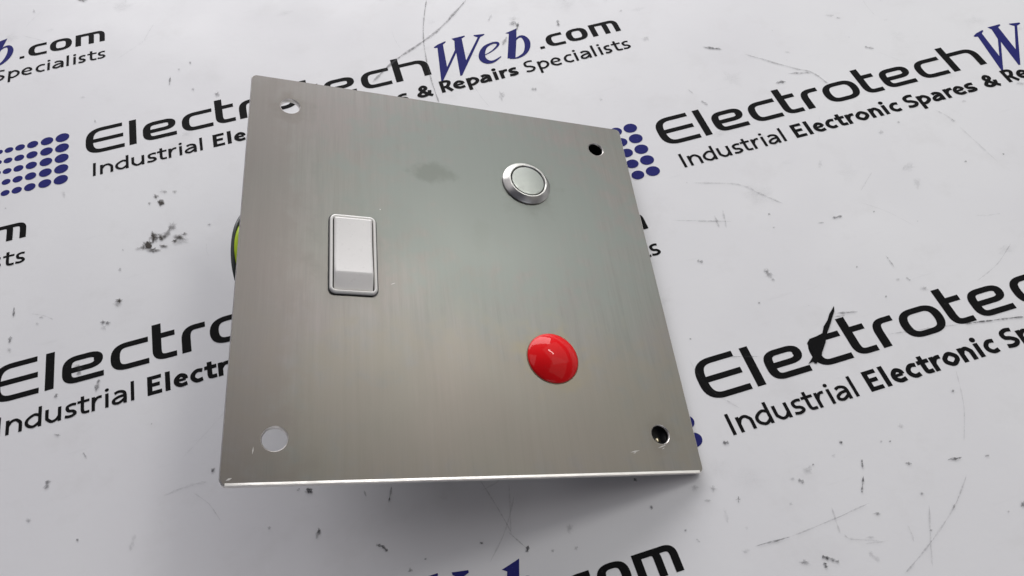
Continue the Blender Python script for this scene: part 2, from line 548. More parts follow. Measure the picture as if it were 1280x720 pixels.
# ------------------------------------------------------------------ scuffs, scratches and dirt on the sheet
MARKS = [
    ('l', [(105.17, 27.13), (93.32, 16.4), (80.01, 8.78), (72.15, 2.19)], 0.488, 0.55, 0),
    ('l', [(93.94, 31.07), (89.84, 17.61), (87.76, 2.76), (87.44, -11.55)], 0.236, 0.5, 0),
    ('l', [(171.18, -20.22), (180.84, -29.14), (184.93, -32.48), (186.8, -37.56)], 0.318, 0.35, 0),
    ('l', [(161.77, -13.93), (166.3, -16.51)], 0.52, 0.6, 0),
    ('l', [(174.18, -32.94), (176.82, -33.21)], 0.588, 0.7, 0),
    ('l', [(178.83, -30.71), (184.93, -32.48)], 0.398, 0.5, 0),
    ('l', [(202.95, -28.14), (205.24, -29.6)], 0.495, 0.45, 0),
    ('l', [(151.4, -27.69), (152.06, -29.78)], 0.274, 0.3, 0),
    ('l', [(152.86, -32.51), (153.9, -34.69)], 0.444, 0.45, 0),
    ('l', [(177.88, -109.94), (184.75, -111.13), (190.73, -112.24)], 0.232, 0.75, 0),
    ('l', [(161.53, -107.3), (170.14, -108.66), (177.88, -109.94)], 0.189, 0.25, 0),
    ('l', [(127.05, -101.78), (133.8, -103.93)], 0.186, 0.35, 0),
    ('l', [(139.61, -57.14), (149.55, -60.95), (153.45, -65.33), (157.09, -69.56)], 0.3, 0.22, 0),
    ('l', [(130.59, -66.02), (143.33, -70.44)], 0.279, 0.25, 0),
    ('l', [(140.33, -67.75), (139.91, -71.25)], 0.404, 0.25, 0),
    ('l', [(142.9, -66.62), (141.38, -71.97)], 0.292, 0.2, 0),
    ('l', [(165.73, -76.83), (168.34, -76.96)], 0.359, 0.7, 0),
    ('b', (162.62, -77.26), (0.693, -0.227, -0.136, -0.244), 0.5, 0),
    ('b', (152.5, -71.26), (0.281, -0.092, -0.129, -0.252), 0.6, 0),
    ('b', (151.74, -75.13), (0.277, -0.091, -0.127, -0.246), 0.6, 0),
    ('b', (175.72, -78.16), (0.278, -0.091, -0.148, -0.245), 0.6, 0),
    ('b', (204.57, -71.61), (0.287, -0.096, -0.179, -0.261), 0.6, 0),
    ('b', (214.38, -72.47), (0.287, -0.096, -0.188, -0.261), 0.6, 0),
    ('b', (196.5, -55.29), (0.299, -0.101, -0.179, -0.286), 0.6, 0),
    ('b', (209.47, -58.8), (0.298, -0.101, -0.191, -0.283), 0.6, 0),
    ('b', (139.49, -92.25), (0.261, -0.084, -0.109, -0.217), 0.6, 0),
    ('b', (164.12, -90.48), (0.266, -0.086, -0.132, -0.224), 0.6, 0),
    ('b', (121.79, -95.78), (0.256, -0.082, -0.093, -0.209), 0.6, 0),
    ('b', (166.0, -99.11), (0.259, -0.084, -0.13, -0.212), 0.6, 0),
    ('b', (149.2, -127.89), (0.233, -0.073, -0.104, -0.169), 0.6, 0),
    ('b', (132.92, -127.6), (0.231, -0.072, -0.092, -0.167), 0.6, 0),
    ('b', (190.46, -68.77), (1.617, -0.538, -0.693, -1.094), 0.14, 0),
    ('b', (189.85, -73.8), (0.708, -0.235, -0.952, -1.484), 0.14, 0),
    ('b', (171.27, -61.32), (0.546, -0.182, -0.628, -1.131), 0.12, 0),
    ('b', (190.49, -56.99), (0.464, -0.156, -0.358, -0.588), 0.35, 0),
    ('l', [(207.63, -54.67), (210.08, -59.58)], 0.292, 0.2, 0),
    ('l', [(209.69, -61.17), (211.57, -74.21)], 0.274, 0.15, 0),
    ('l', [(181.74, -67.46), (175.85, -71.97)], 0.186, 0.15, 0),
    ('l', [(131.26, -78.0), (132.44, -78.84)], 0.439, 0.5, 0),
    ('b', (144.76, -86.41), (0.835, -0.271, -0.483, -0.945), 0.35, 0),
    ('b', (144.74, -85.3), (0.502, -0.163, -0.291, -0.571), 0.4, 0),
    ('b', (145.01, -87.81), (0.499, -0.161, -0.193, -0.375), 0.3, 0),
    ('l', [(171.71, -89.8), (171.81, -93.2)], 0.214, 0.4, 0),
    ('l', [(172.74, -96.14), (173.27, -97.18)], 0.311, 0.35, 0),
    ('b', (174.9, -99.85), (0.649, -0.21, -0.343, -0.53), 0.3, 0),
    ('l', [(153.65, -99.51), (158.35, -100.61)], 0.316, 0.5, 0),
    ('l', [(152.94, -100.11), (155.28, -100.65)], 0.236, 0.4, 0),
    ('b', (140.22, -125.25), (0.38, -0.119, -0.18, -0.314), 0.85, 0),
    ('l', [(118.4, -118.58), (119.65, -118.8)], 0.416, 0.85, 0),
    ('b', (166.77, -122.43), (0.33, -0.104, -0.201, -0.298), 0.7, 0),
    ('b', (152.93, -125.83), (0.588, -0.185, -0.27, -0.431), 0.2, 0),
    ('b', (147.6, -127.39), (0.218, -0.068, -0.129, -0.212), 0.5, 0),
    ('l', [(149.61, -132.49), (150.81, -133.03)], 0.33, 0.75, 0),
    ('l', [(157.54, -134.31), (160.39, -134.71)], 0.31, 0.75, 0),
    ('b', (165.0, -135.83), (0.428, -0.134, -0.142, -0.201), 0.7, 0),
    ('l', [(142.28, -129.38), (141.36, -131.21)], 0.215, 0.8, 0),
    ('l', [(140.86, -132.34), (138.99, -134.93)], 0.204, 0.8, 0),
    ('b', (138.99, -134.93), (0.197, -0.061, -0.11, -0.185), 0.8, 0),
    ('l', [(128.77, -129.38), (129.69, -130.14)], 0.425, 0.7, 0),
    ('b', (131.53, -128.31), (0.863, -0.269, -0.377, -0.691), 0.25, 0),
    ('b', (127.84, -128.93), (0.429, -0.134, -0.146, -0.274), 0.3, 0),
    ('b', (137.54, -127.24), (0.435, -0.136, -0.159, -0.28), 0.25, 0),
    ('l', [(116.83, -128.83), (116.24, -130.04)], 0.179, 0.6, 0),
    ('l', [(115.93, -129.33), (116.99, -129.5)], 0.176, 0.5, 0),
    ('l', [(115.7, -137.99), (122.53, -138.34)], 0.216, 0.65, 0),
    ('l', [(122.53, -138.34), (131.18, -137.88), (139.16, -137.15)], 0.16, 0.25, 0),
    ('l', [(126.16, -143.09), (127.25, -143.71), (128.66, -144.85)], 0.356, 0.85, 0),
    ('l', [(126.09, -144.06), (126.02, -145.03)], 0.393, 0.85, 0),
    ('b', (122.72, -143.03), (0.811, -0.249, -0.198, -0.366), 0.45, 0),
    ('b', (139.55, -139.26), (0.555, -0.172, -0.139, -0.23), 0.75, 0),
    ('b', (149.36, -138.46), (0.308, -0.096, -0.134, -0.207), 0.6, 0),
    ('b', (147.11, -144.74), (0.3, -0.093, -0.145, -0.221), 0.5, 0),
    ('b', (136.17, -142.69), (0.683, -0.211, -0.119, -0.198), 0.35, 0),
    ('l', [(159.33, -137.78), (153.49, -142.36), (145.4, -146.85), (138.43, -149.96)], 0.181, 0.25, 0),
    ('l', [(149.45, -140.65), (145.67, -146.93), (143.77, -150.34)], 0.207, 0.2, 0),
    ('l', [(132.21, -135.77), (131.26, -140.59)], 0.218, 0.22, 0),
    ('l', [(153.97, -141.9), (153.18, -142.57)], 0.211, 0.4, 0),
    ('b', (165.62, -145.67), (0.413, -0.128, -0.367, -0.496), 0.6, 0),
    ('b', (162.33, -146.01), (0.274, -0.085, -0.179, -0.247), 0.3, 0),
    ('l', [(134.49, -143.34), (138.87, -144.11)], 0.208, 0.15, 0),
    ('l', [(134.44, -144.77), (135.59, -146.84)], 0.471, 0.15, 0),
    ('l', [(131.95, -140.8), (132.74, -141.93), (137.51, -143.69)], 0.18, 0.18, 0),
    ('b', (112.85, -126.17), (0.573, -0.178, -0.256, -0.553), 0.3, 0),
    ('b', (111.04, -127.97), (0.568, -0.176, -0.125, -0.272), 0.3, 0),
    ('b', (125.34, -133.02), (0.422, -0.131, -0.14, -0.265), 0.2, 0),
    ('b', (115.64, -134.58), (0.278, -0.086, -0.128, -0.259), 0.2, 0),
    ('b', (113.62, -138.36), (0.684, -0.211, -0.185, -0.377), 0.2, 0),
    ('l', [(113.31, -130.06), (112.75, -132.93)], 0.458, 0.12, 0),
    ('l', [(54.65, -107.43), (53.38, -110.55)], 0.221, 0.7, 0),
    ('l', [(49.29, -106.73), (49.5, -108.08)], 0.238, 0.35, 0),
    ('l', [(49.56, -117.32), (50.64, -117.95), (51.46, -119.09)], 0.303, 0.85, 0),
    ('b', (68.32, -122.81), (0.31, -0.096, -0.068, -0.246), 0.8, 0),
    ('l', [(76.5, -125.77), (75.7, -126.84)], 0.379, 0.9, 0),
    ('l', [(73.44, -122.14), (75.95, -126.04)], 0.145, 0.3, 0),
    ('b', (54.7, -123.57), (0.362, -0.111, -0.089, -0.402), 0.6, 0),
    ('b', (57.78, -122.5), (0.28, -0.086, -0.044, -0.19), 0.6, 0),
    ('l', [(99.35, -119.89), (99.7, -120.65)], 0.382, 0.8, 0),
    ('b', (100.47, -125.93), (0.256, -0.079, -0.147, -0.356), 0.8, 0),
    ('b', (104.87, -131.7), (0.279, -0.086, -0.093, -0.21), 0.6, 0),
    ('l', [(106.04, -133.69), (106.5, -134.42)], 0.243, 0.4, 0),
    ('b', (109.61, -125.01), (0.718, -0.223, -0.312, -0.696), 0.2, 0),
    ('b', (84.61, -125.14), (0.565, -0.175, -0.329, -0.952), 0.2, 0),
    ('b', (84.61, -128.71), (0.418, -0.129, -0.139, -0.397), 0.25, 0),
    ('b', (80.39, -127.99), (0.279, -0.086, -0.088, -0.265), 0.4, 0),
    ('l', [(71.15, -111.44), (73.14, -118.39), (74.12, -122.96)], 0.152, 0.22, 0),
    ('l', [(76.45, -113.09), (73.98, -122.91)], 0.185, 0.16, 0),
    ('l', [(-9.97, -86.18), (-10.51, -87.98)], 0.621, 0.5, 0),
    ('b', (-13.41, -93.31), (0.448, -0.139, 0.023, -0.476), 0.35, 0),
    ('b', (-4.26, -99.83), (0.235, -0.072, 0.005, -0.305), 0.8, 0),
    ('l', [(-3.44, -82.3), (-2.65, -84.09)], 0.227, 0.4, 0),
    ('l', [(21.11, -94.2), (21.93, -93.63)], 0.499, 0.75, 0),
    ('l', [(38.65, -103.1), (39.73, -104.24)], 0.521, 0.9, 0),
    ('b', (39.2, -103.6), (0.744, -0.231, -0.068, -0.462), 0.8, 0),
    ('l', [(36.8, -103.01), (37.46, -102.73)], 0.268, 0.8, 0),
    ('b', (30.91, -108.4), (0.378, -0.117, -0.038, -0.324), 0.45, 0),
    ('l', [(6.31, -102.03), (5.36, -105.05)], 0.49, 0.15, 0),
    ('l', [(39.9, -111.18), (39.16, -113.07)], 0.467, 0.5, 0),
    ('b', (39.81, -111.76), (0.361, -0.111, -0.089, -0.579), 0.7, 0),
    ('b', (-8.56, -77.03), (0.635, -0.199, 0.008, -0.286), 0.4, 0),
    ('l', [(11.9, -96.24), (16.51, -95.73), (20.35, -95.95)], 0.34, 0.14, 0),
    ('b', (14.54, -22.29), (0.953, -0.314, -0.043, -1.024), 0.8, 1),
    ('b', (13.28, -19.78), (0.576, -0.19, -0.03, -0.778), 0.5, 1),
    ('b', (15.46, -18.92), (0.963, -0.318, -0.023, -0.522), 0.3, 1),
    ('b', (17.96, -19.75), (0.577, -0.191, -0.027, -0.52), 0.25, 1),
    ('b', (11.67, -21.6), (0.382, -0.126, -0.017, -0.513), 0.3, 1),
    ('b', (11.06, -34.15), (1.103, -0.36, -0.047, -1.429), 0.9, 1),
    ('b', (12.24, -32.36), (0.925, -0.302, -0.053, -1.446), 0.75, 1),
    ('b', (14.09, -32.96), (0.924, -0.302, -0.04, -0.962), 0.7, 1),
    ('b', (12.29, -36.23), (1.28, -0.417, -0.026, -0.706), 0.6, 1),
    ('b', (14.35, -35.71), (0.917, -0.299, -0.02, -0.473), 0.6, 1),
    ('b', (9.94, -34.51), (0.918, -0.3, -0.021, -0.713), 0.5, 1),
    ('l', [(14.64, -33.38), (17.05, -30.23)], 0.954, 0.3, 1),
    ('b', (9.01, -34.68), (1.101, -0.359, -0.013, -0.474), 0.2, 1),
    ('b', (18.34, -34.35), (1.106, -0.362, -0.046, -0.837), 0.6, 1),
    ('b', (17.18, -34.94), (0.736, -0.24, -0.024, -0.476), 0.6, 1),
    ('b', (19.5, -33.75), (0.739, -0.242, -0.028, -0.48), 0.5, 1),
    ('b', (16.86, -30.17), (0.933, -0.306, -0.049, -0.98), 0.2, 1),
    ('b', (18.46, -35.6), (1.653, -0.54, -0.066, -1.187), 0.15, 1),
    ('b', (4.04, -47.96), (0.791, -0.255, -0.007, -0.545), 0.7, 1),
    ('b', (3.68, -48.72), (0.877, -0.282, -0.01, -0.868), 0.2, 1),
    ('b', (25.44, -32.74), (0.483, -0.159, -0.022, -0.291), 0.5, 0),
    ('b', (4.34, -39.28), (0.325, -0.105, -0.007, -0.552), 0.4, 0),
    ('b', (5.14, -33.9), (0.275, -0.09, -0.005, -0.356), 0.3, 0),
    ('l', [(-19.02, -42.28), (-19.01, -45.3)], 0.307, 0.75, 0),
    ('l', [(-19.26, -49.86), (-19.49, -51.65)], 0.476, 0.6, 0),
    ('b', (-19.37, -53.52), (0.512, -0.163, 0.038, -0.62), 0.25, 0),
    ('b', (0.52, -52.63), (0.519, -0.166, -0.001, -0.528), 0.8, 0),
    ('b', (1.55, -53.18), (0.518, -0.166, -0.003, -0.526), 0.8, 0),
    ('b', (0.69, -54.16), (0.516, -0.165, -0.001, -0.627), 0.25, 0),
    ('b', (-12.9, -47.05), (0.524, -0.168, 0.012, -0.303), 0.4, 0),
    ('b', (-13.7, -48.5), (0.348, -0.112, 0.018, -0.429), 0.3, 0),
    ('l', [(-0.33, -66.69), (-0.99, -69.54)], 0.563, 0.65, 0),
    ('l', [(-8.84, -67.43), (-9.3, -68.42)], 0.398, 0.6, 0),
    ('l', [(-4.18, -62.55), (-4.65, -64.55)], 0.576, 0.6, 0),
    ('b', (-4.51, -62.25), (1.004, -0.319, 0.006, -0.395), 0.5, 0),
    ('l', [(18.83, 22.7), (18.45, 19.2)], 0.331, 0.6, 0),
    ('b', (24.56, 26.47), (0.349, -0.12, -0.029, -0.468), 0.6, 0),
    ('b', (21.36, 24.85), (0.303, -0.104, -0.025, -0.463), 0.4, 0),
    ('b', (24.53, 15.51), (0.381, -0.13, -0.036, -0.569), 0.4, 0),
    ('b', (30.93, 11.4), (0.63, -0.214, -0.088, -1.088), 0.55, 0),
    ('b', (-4.69, 22.22), (0.64, -0.217, 0.008, -0.643), 0.15, 0),
    ('b', (-1.45, 11.75), (0.312, -0.105, 0.002, -0.61), 0.3, 0),
    ('b', (-5.44, 65.93), (1.423, -0.499, 0.012, -0.993), 0.75, 0),
    ('b', (-19.48, 65.36), (0.472, -0.165, 0.035, -0.786), 0.3, 0),
    ('l', [(115.36, 13.45), (116.28, 10.95)], 0.592, 0.5, 0),
    ('b', (114.84, 12.54), (0.867, -0.302, -0.296, -0.986), 0.4, 0),
    ('l', [(116.78, 12.59), (115.35, 9.47)], 0.38, 0.6, 0),
    ('l', [(112.0, 7.79), (109.69, 4.73)], 0.653, 0.4, 0),
    ('b', (115.87, 14.37), (1.307, -0.455, -0.301, -0.996), 0.15, 0),
    ('l', [(127.71, 9.88), (127.05, 7.21)], 0.462, 0.6, 0),
    ('b', (103.96, -14.05), (0.808, -0.274, -0.498, -1.704), 0.25, 0),
    ('l', [(112.13, -14.32), (113.55, -14.8)], 0.598, 0.5, 0),
    ('b', (107.32, 6.25), (0.639, -0.221, -0.271, -0.951), 0.15, 0),
    ('l', [(110.56, 18.44), (108.61, 15.8)], 0.41, 0.2, 0),
    ('b', (146.1, 7.51), (0.433, -0.151, -0.19, -0.49), 0.3, 0),
    ('b', (148.31, -5.83), (1.047, -0.362, -0.373, -0.915), 0.2, 0),
    ('b', (128.33, -23.88), (0.397, -0.135, -0.203, -0.547), 0.25, 0),
    ('l', [(124.6, -1.45), (136.48, -7.59)], 0.0, 0.01, 0),
    ('b', (202.47, -15.44), (0.624, -0.218, -0.205, -0.359), 0.4, 0),
    ('b', (200.9, -13.81), (1.253, -0.437, -0.273, -0.483), 0.25, 0),
    ('b', (182.44, -23.43), (0.811, -0.279, -0.224, -0.425), 0.2, 0),
    ('b', (-8.93, -11.65), (0.584, -0.193, 0.027, -1.07), 0.2, 0),
    ('b', (217.94, -49.73), (0.766, -0.261, -0.341, -0.5), 0.2, 0),
    ('b', (216.03, -54.24), (0.567, -0.192, -0.25, -0.365), 0.3, 0),
    ('b', (233.16, -53.37), (0.954, -0.325, -0.273, -0.371), 0.35, 0),
    ('b', (209.68, -59.16), (0.372, -0.126, -0.238, -0.353), 0.3, 0),
    ('b', (170.76, -96.15), (0.492, -0.159, -0.225, -0.361), 0.3, 0),
]



class Fade:
    def __init__(self):
        self.v, self.f, self.a, self.k = [], [], [], 0

    def z(self):
        self.k += 1
        return 0.13 + 0.0004 * (self.k % 90)

    def line(self, pts, w, al):
        z = self.z()
        pts = catmull(pts, 6) if len(pts) > 2 else [tuple(pts[0][i] + (pts[1][i] - pts[0][i]) * k / 6 for i in (0, 1)) for k in range(7)]
        n = len(pts)
        b = len(self.v)
        ph = random.random() * 6
        for i, p in enumerate(pts):
            a0, b0 = pts[max(i - 1, 0)], pts[min(i + 1, n - 1)]
            dx, dy = b0[0] - a0[0], b0[1] - a0[1]
            l = math.hypot(dx, dy) or 1
            nx, ny = -dy / l, dx / l
            ww = w * (0.75 + 0.35 * math.sin(ph + i * 1.9))
            e = 0.25 if i in (0, n - 1) else 1.0
            j = random.uniform(-.12, .12) * w
            for s, q in ((-1.15, 0), (-.45, 1), (.45, 1), (1.15, 0)):
                self.v.append((p[0] + nx * (ww * s * e + j), p[1] + ny * (ww * s * e + j), z))
                self.a.append(al * q * (e if e < 1 else random.uniform(.6, 1.1)))
        for i in range(n - 1):
            for c in range(3):
                self.f.append((b + 4 * i + c, b + 4 * i + 4 + c, b + 4 * i + 5 + c, b + 4 * i + 1 + c))

    def blob(self, c, ax, al):
        z = self.z()
        n = 14
        b = len(self.v)
        self.v.append((c[0], c[1], z))
        self.a.append(al)
        for ring, q in ((.55, .9), (1.15, 0)):
            for i in range(n):
                t_ = 2 * math.pi * i / n
                r = ring * random.uniform(.45, 1.45)
                u, w = math.cos(t_) * r, math.sin(t_) * r
                self.v.append((c[0] + ax[0] * u + ax[2] * w, c[1] + ax[1] * u + ax[3] * w, z))
                self.a.append(al * q * random.uniform(.6, 1))
        for i in range(n):
            j = (i + 1) % n
            self.f.append((b, b + 1 + i, b + 1 + j))
            self.f.append((b + 1 + i, b + 1 + n + i, b + 1 + n + j, b + 1 + j))

    def build(self, name, mat, label):
        me = bpy.data.meshes.new(name)
        me.from_pydata([tuple(x * MM for x in p) for p in self.v], [], self.f)
        at = me.attributes.new('fade', 'FLOAT', 'POINT')
        for i, x in enumerate(self.a):
            at.data[i].value = x
        bm = bmesh.new()
        bm.from_mesh(me)
        for f in bm.faces:
            if f.normal.z < 0:
                f.normal_flip()
        bm.to_mesh(me)
        bm.free()
        o = link(name, me, mat, table)
        o['kind'] = 'stuff'
        o['label'] = label
        return o


dark, dirt = Fade(), Fade()
for kind, p, w, al, col in MARKS:
    tgt = dirt if col else dark
    if col:
        al *= 1.25
    if kind == 'l':
        tgt.line(p, w, al)
    else:
        tgt.blob(p, w, al)
for i in range(340):                     # faint unplanned scuffs all over
    x, y = random.uniform(-120, 300), random.uniform(-220, 200)
    k = random.random()
    if k < .40:
        an = random.uniform(0, math.pi)
        L = random.uniform(2, 16)
        bend = random.uniform(-.12, .12) * L
        p1 = (x + math.cos(an) * L, y + math.sin(an) * L)
        pm = ((x + p1[0]) / 2 - math.sin(an) * bend, (y + p1[1]) / 2 + math.cos(an) * bend)
        dark.line([(x, y), pm, p1], random.uniform(.10, .22), random.uniform(.05, .20))
    elif k < .60:
        r = random.uniform(.13, .28)
        dark.blob((x, y), (r, 0, 0, r * random.uniform(.5, 1)), random.uniform(.2, .55))
    else:
        r = random.uniform(.8, 3.5)
        dark.blob((x, y), (r, 0, 0, r * random.uniform(.4, 1)), random.uniform(.03, .09))
dark.build("scuff_marks", M_MARK, "small grey and black scuffs and scratches")
dirt.build("dirt_splashes", M_DIRT, "brown dirt flecks on the left")
# pointed black slash over the c of the right-hand lettering
tear = Print()
TP = [(154.23, -97.83), (153.69, -99.11), (152.52, -100.18), (150.97, -101.92), (149.63, -103.29), (148.12, -104.99),
      (146.54, -106.83), (145.5, -108.04), (144.67, -108.54), (143.94, -108.88), (143.58, -108.19), (142.3, -108.55),
      (143.39, -107.56), (144.7, -106.82), (144.31, -105.53), (144.47, -104.22), (145.5, -103.36), (147.29, -103.14),
      (148.68, -102.99), (149.85, -101.56), (151.27, -100.39), (152.27, -99.27)]
TP = [(x + random.uniform(-.12, .12), y + random.uniform(-.12, .12)) for x, y in TP]
tear.k = 59
me = bpy.data.meshes.new("black_slash")
me.from_pydata([(x * MM, y * MM, .00012) for x, y in TP], [], [tuple(range(len(TP)))])
bm = bmesh.new()
bm.from_mesh(me)
for f in bm.faces:
    if f.normal.z < 0:
        f.normal_flip()
bmesh.ops.triangulate(bm, faces=bm.faces[:])
bm.to_mesh(me)
bm.free()
o = link("black_slash", me, M_BLACK, table)
o['label'] = 'pointed black slash scraped across one printed letter'

# ------------------------------------------------------------------ the control panel
TLc, TRc, BRc, BLc = (Vector(p) for p in ((48.1118, -25.9124, 34.4016), (127.2101, -38.9099, 4.3123),
                                          (112.2172, -123.1531, 1.2891), (33.1189, -110.1556, 31.3783)))
S = (TRc - TLc).length
AX = (TRc - TLc).normalized()
AY = (TLc - BLc).normalized()
AN = AX.cross(AY).normalized()
panel = bpy.data.objects.new("control_panel", None)
COL.objects.link(panel)
panel.empty_display_size = 0.01
BASE = BLc * MM + AX * S * 0.5 * MM + AY * S * 0.5 * MM
panel.matrix_world = Matrix(((AX.x, AY.x, AN.x, BASE.x), (AX.y, AY.y, AN.y, BASE.y), (AX.z, AY.z, AN.z, BASE.z), (0, 0, 0, 1)))
panel['label'] = 'square brushed steel control panel with white rocker, steel button and red lamp'
panel['category'] = 'control panel'
HS = S / 2
# local origin is the plate centre; plate drawings run 0..86 from the lower left corner
PL = S / 86.0


def loc(x, y, z=0.0):
    return Vector(((x * PL - HS) * MM, (y * PL - HS) * MM, z * MM))


def child(name, me, mats, parent, at=(0, 0, 0), smooth=False):
    o = link(name, me, mats, parent, smooth)
    o.location = at
    return o


# face plate with four real holes, folded burr along its lower edge
THK = 1.0


def circle(cx, cy, r, n=32):
    return [(cx + r * math.cos(2 * math.pi * i / n), cy + r * math.sin(2 * math.pi * i / n)) for i in range(n)]


def rrect(x0, y0, x1, y1, r, n=6):
    out = []
    for cx, cy, a0 in ((x1 - r, y1 - r, 0), (x0 + r, y1 - r, 90), (x0 + r, y0 + r, 180), (x1 - r, y0 + r, 270)):
        for i in range(n + 1):
            a = math.radians(a0 + 90 * i / n)
            out.append((cx + r * math.cos(a), cy + r * math.sin(a)))
    return out


def slab_with_holes(outer, holes, z0, z1, bev, name):
    """extruded outline with through holes; rims softened by an extra ring"""
    bm = bmesh.new()

    def ring(pts, z):
        return [bm.verts.new((p[0] * MM, p[1] * MM, z * MM)) for p in pts]

    def shrink(pts, d):
        n = len(pts)
        out = []
        for i in range(n):
            a, b = pts[i - 1], pts[(i + 1) % n]
            dx, dy = b[0] - a[0], b[1] - a[1]
            l = math.hypot(dx, dy) or 1
            out.append((pts[i][0] - dy / l * d, pts[i][1] + dx / l * d))
        return out
    edges_top, edges_bot = [], []
    for k, pts in enumerate([outer] + holes):
        d = bev if k == 0 else -bev
        r_top = ring(shrink(pts, d), z1)
        r_tm = ring(pts, z1 - bev)
        r_bm = ring(pts, z0 + bev * .5)
        r_bot = ring(shrink(pts, d * .5), z0)
        n = len(pts)
        for a, b, mi in ((r_top, r_tm, 1), (r_tm, r_bm, 1), (r_bm, r_bot, 1)):
            for i in range(n):
                j = (i + 1) % n
                f = bm.faces.new((a[i], b[i], b[j], a[j]) if k == 0 else (a[i], a[j], b[j], b[i]))
                f.material_index = mi
                f.smooth = True
        for r, e in ((r_top, edges_top), (r_bot, edges_bot)):
            for i in range(n):
                e.append(bm.edges.get((r[i], r[(i + 1) % n])))
    for e in (edges_top, edges_bot):
        res = bmesh.ops.triangle_fill(bm, use_beauty=True, use_dissolve=False, edges=e)
        up = e is edges_top
        for f in res['geom']:
            if isinstance(f, bmesh.types.BMFace):
                f.material_index = 0
                f.normal_update()
                if (f.normal.z > 0) != up:
                    f.normal_flip()
    return mesh_of(bm, name)


holes_at = ((7.9, 78.5), (78.1, 78.4), (7.8, 7.4), (78.3, 7.6))
hole_r = (1.85, 1.80, 1.95, 1.80)
holes = [circle(x * PL - HS, y * PL - HS, r) for (x, y), r in zip(holes_at, hole_r)]
outline = rrect(-HS, -HS, HS, HS, 1.1)
# ragged little worn corner at the lower left
outline = [(x + (.18 if (x < -HS + 1 and y < -HS + 1) else 0) * random.random(), y) for x, y in outline]
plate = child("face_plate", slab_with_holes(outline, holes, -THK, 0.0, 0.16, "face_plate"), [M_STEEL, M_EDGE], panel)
md = plate.modifiers.new("soft", 'WEIGHTED_NORMAL')
md.keep_sharp = True


def later():
    for (hx, hy), d in (((78.1, 78.4), 4.0), ((78.3, 7.6), 1.5)):
        child("rubber_spacer", lathe([(1.75, -.35), (1.78, -THK - .01), (3.1, -THK - .02), (3.2, -THK - .3), (3.1, -THK - d), (0, -THK - d)], 36, "rubber_spacer"),
              M_DARK, panel, loc(hx, hy), smooth=True)
        child("screw_stub", lathe([(0, -THK - d * .5), (.55, -THK - d * .5), (.6, -THK - d * .6), (.6, -THK - d + .05)], 20, "screw_stub"),
              M_BRASS, panel, loc(hx + .3, hy - .5), smooth=True)


def lathe(profile, n=64, name="lathe", a=1.0, cap=True):
    """profile: (radius, z) from top centre outwards and down"""
    bm = bmesh.new()
    rings = []
    for r, z in profile:
        if r == 0:
            rings.append([bm.verts.new((0, 0, z * MM))])
        else:
            rings.append([bm.verts.new((r * MM * math.cos(2 * math.pi * i / n), a * r * MM * math.sin(2 * math.pi * i / n), z * MM))
                          for i in range(n)])
    for u, w in zip(rings, rings[1:]):
        for i in range(n):
            j = (i + 1) % n
            if len(u) == 1:
                bm.faces.new((u[0], w[i], w[j]))
            elif len(w) == 1:
                bm.faces.new((u[i], w[0], u[j]))
            else:
                bm.faces.new((u[i], w[i], w[j], u[j]))
    bmesh.ops.recalc_face_normals(bm, faces=bm.faces[:])
    return mesh_of(bm, name)


def auto_smooth(o, ang=35):
    for p in o.data.polygons:
        p.use_smooth = True
    o.data.set_sharp_from_angle(angle=math.radians(ang))


later()
# turned-up burr left by the shear along the lower edge, sloped to catch the back light
bm = bmesh.new()
rows = []
NB = 120
for i in range(NB + 1):
    x = -HS + .9 + (2 * HS - 1.8) * i / NB
    wz = 1 + .30 * math.sin(i * .31) + .22 * math.sin(i * 1.27 + 1) + random.uniform(-.25, .25)
    en = min(1, i / 3, (NB - i) / 3)
    prof_ = ((.50, .004), (.14, .004 + .068 * wz * en), (.02, .004 + .062 * wz * en), (-.035, .03 * wz * en), (-.035, -.45), (.02, -.55))
    rows.append([bm.verts.new((x * MM, (-HS + a) * MM, z * MM)) for a, z in prof_])
for a, b in zip(rows, rows[1:]):
    for k in range(5):
        bm.faces.new((a[k], a[k + 1], b[k + 1], b[k])).smooth = True
bmesh.ops.recalc_face_normals(bm, faces=bm.faces[:])
o = child("edge_burr", mesh_of(bm, "edge_burr"), M_EDGE, plate)
o['label'] = 'bright lower edge of the face plate, shaped to catch light'
# a few bright nicks near the lower right hole
bm = bmesh.new()
for x0, y0, x1, y1, w in ((71.0, 4.2, 73.1, 4.55, .12), (71.6, 4.0, 72.3, 4.2, .08), (77.0, 4.9, 79.2, 5.6, .10), (77.9, 4.7, 78.6, 5.0, .07),
                          (4.6, 4.9, 4.7, 6.2, .09), (25.75, 54.3, 25.95, 54.45, .16), (27.3, 37.2, 28.3, 37.6, .06), (1.0, .9, 1.9, 1.3, .16)):
    L = math.hypot(x1 - x0, y1 - y0)
    nx, ny = -(y1 - y0) / L, (x1 - x0) / L
    xm, ym = (x0 + x1) / 2, (y0 + y1) / 2
    pts = [(x0, y0), (xm + nx * w, ym + ny * w), (x1, y1), (xm - nx * w, ym - ny * w)]
    bm.faces.new([bm.verts.new(loc(px, py, .008)) for px, py in pts])
for f in bm.faces:
    f.normal_update()
    if f.normal.z < 0:
        f.normal_flip()
o = child("nicks", mesh_of(bm, "nicks"), M_NICK, plate)
o['kind'] = 'stuff'
